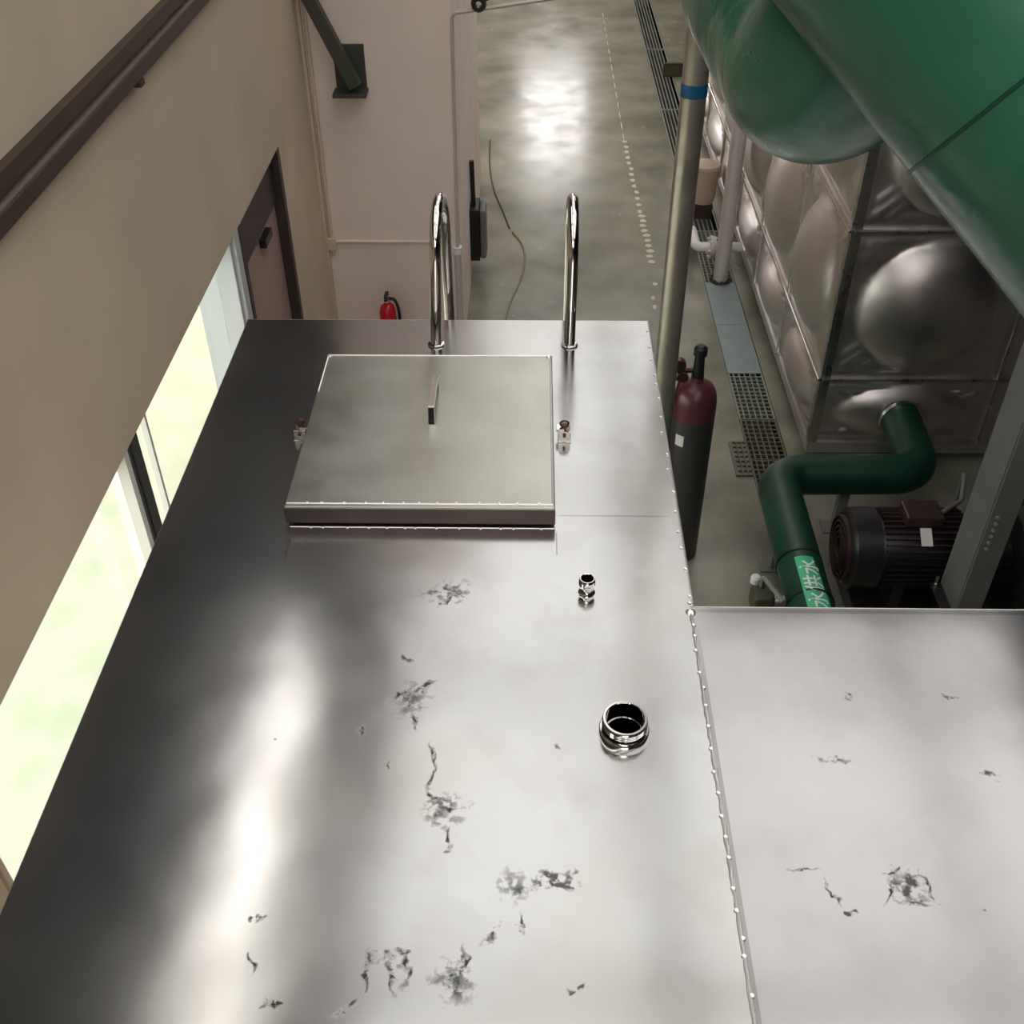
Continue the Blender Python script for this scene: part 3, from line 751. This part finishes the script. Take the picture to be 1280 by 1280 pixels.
# ================================================================== GAS CYLINDER
gc = thing('gas_cylinder', 'dark gas cylinder with maroon shoulder and black valve, beside tank edge', 'gas cylinder', (.885, 4.88, 0))
bm = bmesh.new(); lathe(bm, [(.10, 0), (.118, .01), (.12, .03), (.12, 1.02)], (0,0,0), 'Z', 40)
obj('cylinder_body', bm, m_gas, gc, smooth=True)
bm = bmesh.new(); lathe(bm, [(.1203, 1.015), (.1205, 1.10), (.114, 1.15), (.095, 1.19), (.06, 1.215), (.035, 1.225), (.033, 1.25), (0, 1.25)], (0,0,0), 'Z', 40)
obj('shoulder', bm, m_gas_top, gc, smooth=True, label='maroon painted shoulder')
bm = bmesh.new(); lathe(bm, [(0, 1.24), (.03, 1.24), (.034, 1.26), (.03, 1.30), (.026, 1.38), (.036, 1.385), (.036, 1.425), (.02, 1.44), (0, 1.44)], (0,0,0), 'Z', 20)
vv = obj('valve', bm, m_black, gc, smooth=True)
bm = bmesh.new(); tube(bm, [(-.02, 0, 1.29), (-.10, -.01, 1.29)], .014, 12)
lathe(bm, [(0, -.02), (.034, -.02), (.036, .0), (.034, .02), (0, .02)], (-.105, -.01, 1.33), 'Y', 18)
lathe(bm, [(0, -.045), (.022, -.045), (.026, -.01), (.02, .0), (0, .0)], (-.10, -.01, 1.285), 'Z', 16)
lathe(bm, [(0, 0), (.03, 0), (.03, .014), (0, .014)], (-.085, -.05, 1.27), 'Y', 16)
obj('regulator', bm, m_brass, vv, smooth=True)
bm = bmesh.new()
for i in range(6):
    a0, a1 = -2.45+i*.07, -2.45+(i+1)*.07
    q = [bm.verts.new((math.cos(a)*rr, math.sin(a)*rr, z)) for rr in (.1203, .1212) for a in (a0, a1) for z in (.86, .93)]
    for f in ((4,6,7,5), (0,1,3,2), (0,4,5,1), (2,3,7,6), (0,2,6,4), (1,5,7,3)): bm.faces.new([q[j] for j in f])
obj('sticker', bm, m_white, gc, label='small white sticker')
bm = bmesh.new()
tube(bm, [(-.10, -.03, 1.25), (-.125, -.06, 1.1), (-.128, -.06, .9), (-.10, -.085, .6), (-.07, -.12, .4), (-.07, -.125, .01)], .006, 8)
obj('hose', bm, m_black, gc, smooth=True)

# ================================================================== DRAIN COVERS
def grate(y0, y1, x0, x1, m, dx, dy, label, first=None):
    bm = bmesh.new()
    zt, zb = -.002, -.022
    box(bm, x0, x0+.012, y0, y1, zb, zt); box(bm, x1-.012, x1, y0, y1, zb, zt)
    x = x0+dx
    while x < x1-.014:
        box(bm, x-.004, x+.004, y0, y1, zb, zt); x += dx
    if dy:
        y = y0
        while y < y1-.004:
            box(bm, x0+.012, x1-.012, y, y+.008, zb+.004, zt-.0005); y += dy
    else:
        for y in (y0, y1-.01): box(bm, x0+.012, x1-.012, y, y+.01, zb, zt)
    o = obj('drain_grate', rel(bm, (x0, y0, 0)), m, loc=(x0, y0, 0))
    return tag(o, label, 'drain grate')
a, b = TX0+.004, TX1-.004
grate(6.30, 6.895, a, b, m_grate, .041, .05, 'pale mesh drain grating just nearer than the plain cover plate')
grate(5.82, 6.295, a, b, m_grate_dk, .041, .05, 'brown-stained mesh grating nearest the green supply pipe')
o = grate(5.45, 5.815, a, b, m_grate_dk, .041, .05, 'dirty mesh grating piece half under the green pipe bend')
bm = bmesh.new(); x0 = 1.355
box(bm, x0, x0+.012, 5.62, 6.0, .0, .018); 
for i in range(3): box(bm, x0+.012+i*.034, x0+.02+i*.034, 5.62, 6.0, .001, .017)
for i in range(8): box(bm, x0+.012, 1.465, 5.62+i*.053, 5.628+i*.053, .001, .0165)
o = obj('loose_grate', rel(bm, (x0, 5.62, 0)), m_grate_dk, loc=(x0, 5.62, 0)); tag(o, 'loose rusty grating offcut lying on floor left of the drain', 'drain grate')
for j, (y0, y1, lb) in enumerate(((6.9, 7.62, 'blue-grey plain steel drain cover, nearer of the two'), (7.625, 8.34, 'blue-grey plain steel drain cover, farther, below the standing pipe'))):
    o = obj('drain_cover', B((0, b-a, 0, y1-y0, -.012, -.001)), m_cover, loc=(a, y0, 0), bev=.002); tag(o, lb, 'drain cover')
grate(8.345, 9.35, a, b, m_grate, .041, .05, 'mesh drain grating under the white outlet pipe elbow')
grate(9.355, 10.6, a, b, m_grate, .041, 0, 'long-barred drain grating, first one behind the white outlet elbow')
grate(10.605, 12.6, a, b, m_grate, .041, 0, 'long-barred drain grating passing behind the galvanised standing pipe')
grate(12.605, 14.9, a, b, m_grate, .041, 0, 'long-barred drain grating left of the olive floor beam')
grate(14.905, 17.45, a, b, m_grate, .041, 0, 'long-barred drain grating farthest away at the top of the photo')

# ================================================================== SMALL THINGS ON THE FLOOR
pts = [(-.26, 7.2, .006), (-.235, 7.55, .006), (-.19, 7.95, .006), (-.11, 8.35, .006), (-.07, 8.75, .006), (-.10, 9.05, .006), (-.19, 9.3, .006)]
def smooth_path(P, k=6):
    P = [Vector(p) for p in P]; out = []
    for i in range(len(P)-1):
        p0, p1, p2, p3 = P[max(0, i-1)], P[i], P[i+1], P[min(len(P)-1, i+2)]
        for j in range(k):
            t = j/k
            out.append(.5*((2*p1)+(p2-p0)*t+(2*p0-5*p1+4*p2-p3)*t*t+(3*p1-p0-3*p2+p3)*t**3))
    out.append(P[-1]); return out
bm = bmesh.new(); tube(bm, smooth_path(pts), .0095, 8)
o = obj('floor_cable', bm, m_cable, smooth=True); tag(o, 'yellowish cable curving on the floor between the grab rails', 'cable')
bm = bmesh.new(); tube(bm, smooth_path([(-.22, 9.38, .005), (-.30, 9.8, .005), (-.40, 10.3, .005), (-.46, 10.9, .005), (-.48, 11.6, .005)]), .008, 8)
o = obj('dark_cable', bm, m_cable_dk, smooth=True); tag(o, 'thin dark cable on floor beyond the yellowish one', 'cable')
# worn line: crumbs of paint on the epoxy
bm = bmesh.new()
def fleck(x, y, rx, ry):
    n = 9; top = []; 
    vs = [bm.verts.new((x+math.cos(2*PI*k/n)*rx*random.uniform(.75, 1.2), y+math.sin(2*PI*k/n)*ry*random.uniform(.75, 1.2), .0)) for k in range(n)]
    vt = [bm.verts.new((v.co.x, v.co.y, .0035)) for v in vs]
    bm.faces.new(vt)
    for k in range(n): bm.faces.new((vs[k], vs[(k+1) % n], vt[(k+1) % n], vt[k]))
y = 8.72
while y < 9.75: fleck(1.05-.02*(y-8.7)+random.uniform(-.008, .008), y, .034, .035); y += .105
while y < 11.6: fleck(1.03-.02*(y-9.7)+random.uniform(-.008, .008), y, .026, .04); y += .15
while y < 16.5: fleck(.985, y, .006, .12); y += .34
for y in (7.9, 8.05, 7.5, 8.3): fleck(1.02+random.uniform(-.02, .04), y, .02, .04)
o = obj('worn_floor_line', bm, m_paint, kind='stuff'); tag(o, 'worn broken pale paint line of flecks on the floor', 'floor marking')
# olive beam lying far off, bucket, box
o = obj('floor_beam', B((0, 1.75, 0, .06, 0, .03), (0, 1.75, 0, .012, .03, .14), (0, 1.75, .048, .06, .03, .14), (0, 1.75, 0, .06, .14, .16)), m_olive, loc=(1.60, 13.75, .001), bev=.004)
tag(o, 'dark olive steel beam lying across the far floor behind the pipes', 'beam')
bk = thing('beige_bucket', 'blurred beige bucket on a dark stand between the two standing pipes', 'bucket', (1.62, 10.0, 0))
bk.location = (1.60, 9.7, 0)
bm = bmesh.new(); lathe(bm, [(.0, .14), (.10, .14), (.115, .2), (.125, .46), (.135, .47), (.13, .50), (.05, .53), (0, .53)], (0,0,0), 'Z', 28)
obj('bucket_body', bm, m_beige, bk, smooth=True)
obj('stand', B((-.09, .09, -.09, .09, 0, .14)), m_brownbox, bk, bev=.01)

# ================================================================== LEFT WALL FITTINGS
cr_ = thing('wall_rail', 'twin dark brown steel rails running along the left wall, top left', 'rail', (XL, 3.0, 3.1))
C0 = cr_.location
obj('upper_rail', rel(B((XL, XL+.035, -5.9, 7.15, 3.145, 3.20)), C0), m_rail, cr_, bev=.003)
obj('lower_rail', rel(B((XL, XL+.05, -5.9, 7.15, 3.065, 3.118)), C0), m_rail, cr_, bev=.003)
obj('joint_strip', rel(B((XL, XL+.042, -5.9, 7.15, 3.118, 3.123), (XL, XL+.01, -5.9, 7.15, 3.123, 3.145)), C0), m_rail_lt, cr_)
for i in range(6):
    y = -4+i*2.0
    obj('rail_clip', rel(B((XL, XL+.055, y, y+.05, 3.045, 3.065)), C0), m_rail, cr_)
# conduits in the corner and along the partition
cd = thing('corner_conduit', 'beige conduit running down the wall corner and along the pale partition', 'conduit', (XL+.05, 7.17, .9))
D0 = cd.location
bm = bmesh.new(); tube(bm, [(XL+.045, 7.185, 7.999), (XL+.045, 7.185, .82)], .014, 12)
obj('vertical_run', rel(bm, D0), m_wall, cd, smooth=True)
bm = bmesh.new(); tube(bm, [(XL+.06, 7.185, .92), (-.62, 7.185, .92)], .011, 12)
obj('horizontal_run', rel(bm, D0), m_wall_in, cd, smooth=True)
obj('junction_box', rel(B((XL+.015, XL+.075, 7.16, 7.2, .86, .95)), D0), m_wall, cd, bev=.004)
# white pipe frame on the outer corner of the partition
wp = thing('white_pipe', 'thin white pipe down the partition corner and out over the aisle', 'pipe', (-.55, 7.1, 0))
E0 = wp.location
bm = bmesh.new(); tube(bm, bend([(-.545, 7.165, .86), (-.522, 7.165, 2.47), (1.3, 7.165, 2.72)], .04, 6), .012, 12)
obj('upper_run', rel(bm, E0), m_white_pipe, wp, smooth=True)
bm = bmesh.new(); tube(bm, [(-.55, 7.165, .0), (-.545, 7.165, .85)], .026, 16)
obj('lower_run', rel(bm, E0), m_white_pipe, wp, smooth=True)
bm = bmesh.new(); lathe(bm, [(.0, -.0), (.034, 0), (.034, .05), (0, .05)], (-.546, 7.165, .84), 'Z', 16)
obj('coupling', rel(bm, E0), m_white, wp, smooth=True)
bm = bmesh.new(); lathe(bm, [(.02, -.03), (.045, -.03), (.05, 0), (.045, .03), (.02, .03)], (-.35, 7.155, 2.53), 'Y', 20, closed=True)
o = obj('round_valve', rel(bm, E0), m_black, wp, smooth=True, label='black round valve')
bm = bmesh.new(); tube(bm, [(-.32, 7.155, 2.55), (-.25, 7.155, 2.575)], .012, 8); obj('lever', rel(bm, E0), m_black, o, smooth=True)
# brace bracket
bb = thing('wall_bracket', 'dark green-grey steel brace with end plate high on the partition', 'bracket', (-1.26, 7.2, 2.0))
F0 = bb.location
mt = Matrix.Translation(Vector((-1.29, 7.09, 2.34))) @ Matrix.Rotation(math.radians(-24), 4, 'Y')
bm = bmesh.new(); box(bm, -.04, .04, -.04, .04, -.32, 1.6, mt); obj('diagonal_brace', rel(bm, F0), m_bracket, bb, bev=.004)
obj('end_plate', rel(B((-1.30, -1.10, 7.18, 7.2, 1.99, 2.28)), F0), m_bracket, bb, bev=.003)
obj('foot_ledge', rel(B((-1.31, -1.09, 7.04, 7.18, 1.985, 2.01)), F0), m_bracket, bb, bev=.003)
# grey-fronted black box on the side of the partition
wb = thing('wall_box', 'black box with rounded grey cover on the partition side', 'box', (-.53, 8.6, .4))
G0 = wb.location
obj('box_body', rel(B((-.53, -.45, 8.40, 8.66, .16, .62)), G0), m_black, wb, bev=.01)
obj('cover', rel(B((-.45, -.395, 8.41, 8.65, .17, .61)), G0), m_steel_grey, wb, bev=.025)
bm = bmesh.new(); tube(bm, [(-.50, 8.5, .62), (-.505, 8.5, 1.0)], .02, 10); obj('cable_entry', rel(bm, G0), m_black, wb, smooth=True)
# fire extinguisher
fe = thing('fire_extinguisher', 'small red fire extinguisher with black hose standing by the partition', 'fire extinguisher', (-1.07, 7.02, .12))
bm = bmesh.new(); lathe(bm, [(.058, -.12), (.062, -.11), (.062, .32), (.052, .365), (.03, .385), (.022, .39), (.022, .40), (0, .40)], (0,0,0), 'Z', 28)
obj('extinguisher_body', bm, m_red, fe, smooth=True)
bm = bmesh.new(); lathe(bm, [(0, .395), (.02, .395), (.022, .42), (.018, .45), (0, .455)], (0,0,0), 'Z', 16); lathe(bm, [(0, -.03), (.016, -.03), (.016, -.01), (0, -.01)], (0, -.01, .43), 'Y', 14)
obj('valve_head', bm, m_ss_pol, fe, smooth=True)
bm = bmesh.new(); box(bm, -.012, .012, -.07, .03, .462, .472); box(bm, -.012, .012, -.06, .03, .435, .443); box(bm, -.012, .012, .015, .03, .443, .462)
obj('handle', bm, m_black, fe)
bm = bmesh.new(); tube(bm, smooth_path([(.02, 0, .43), (.06, -.01, .42), (.085, -.02, .33), (.082, -.02, .15), (.07, -.02, .06)]), .012, 10)
obj('hose', bm, m_black, fe, smooth=True)
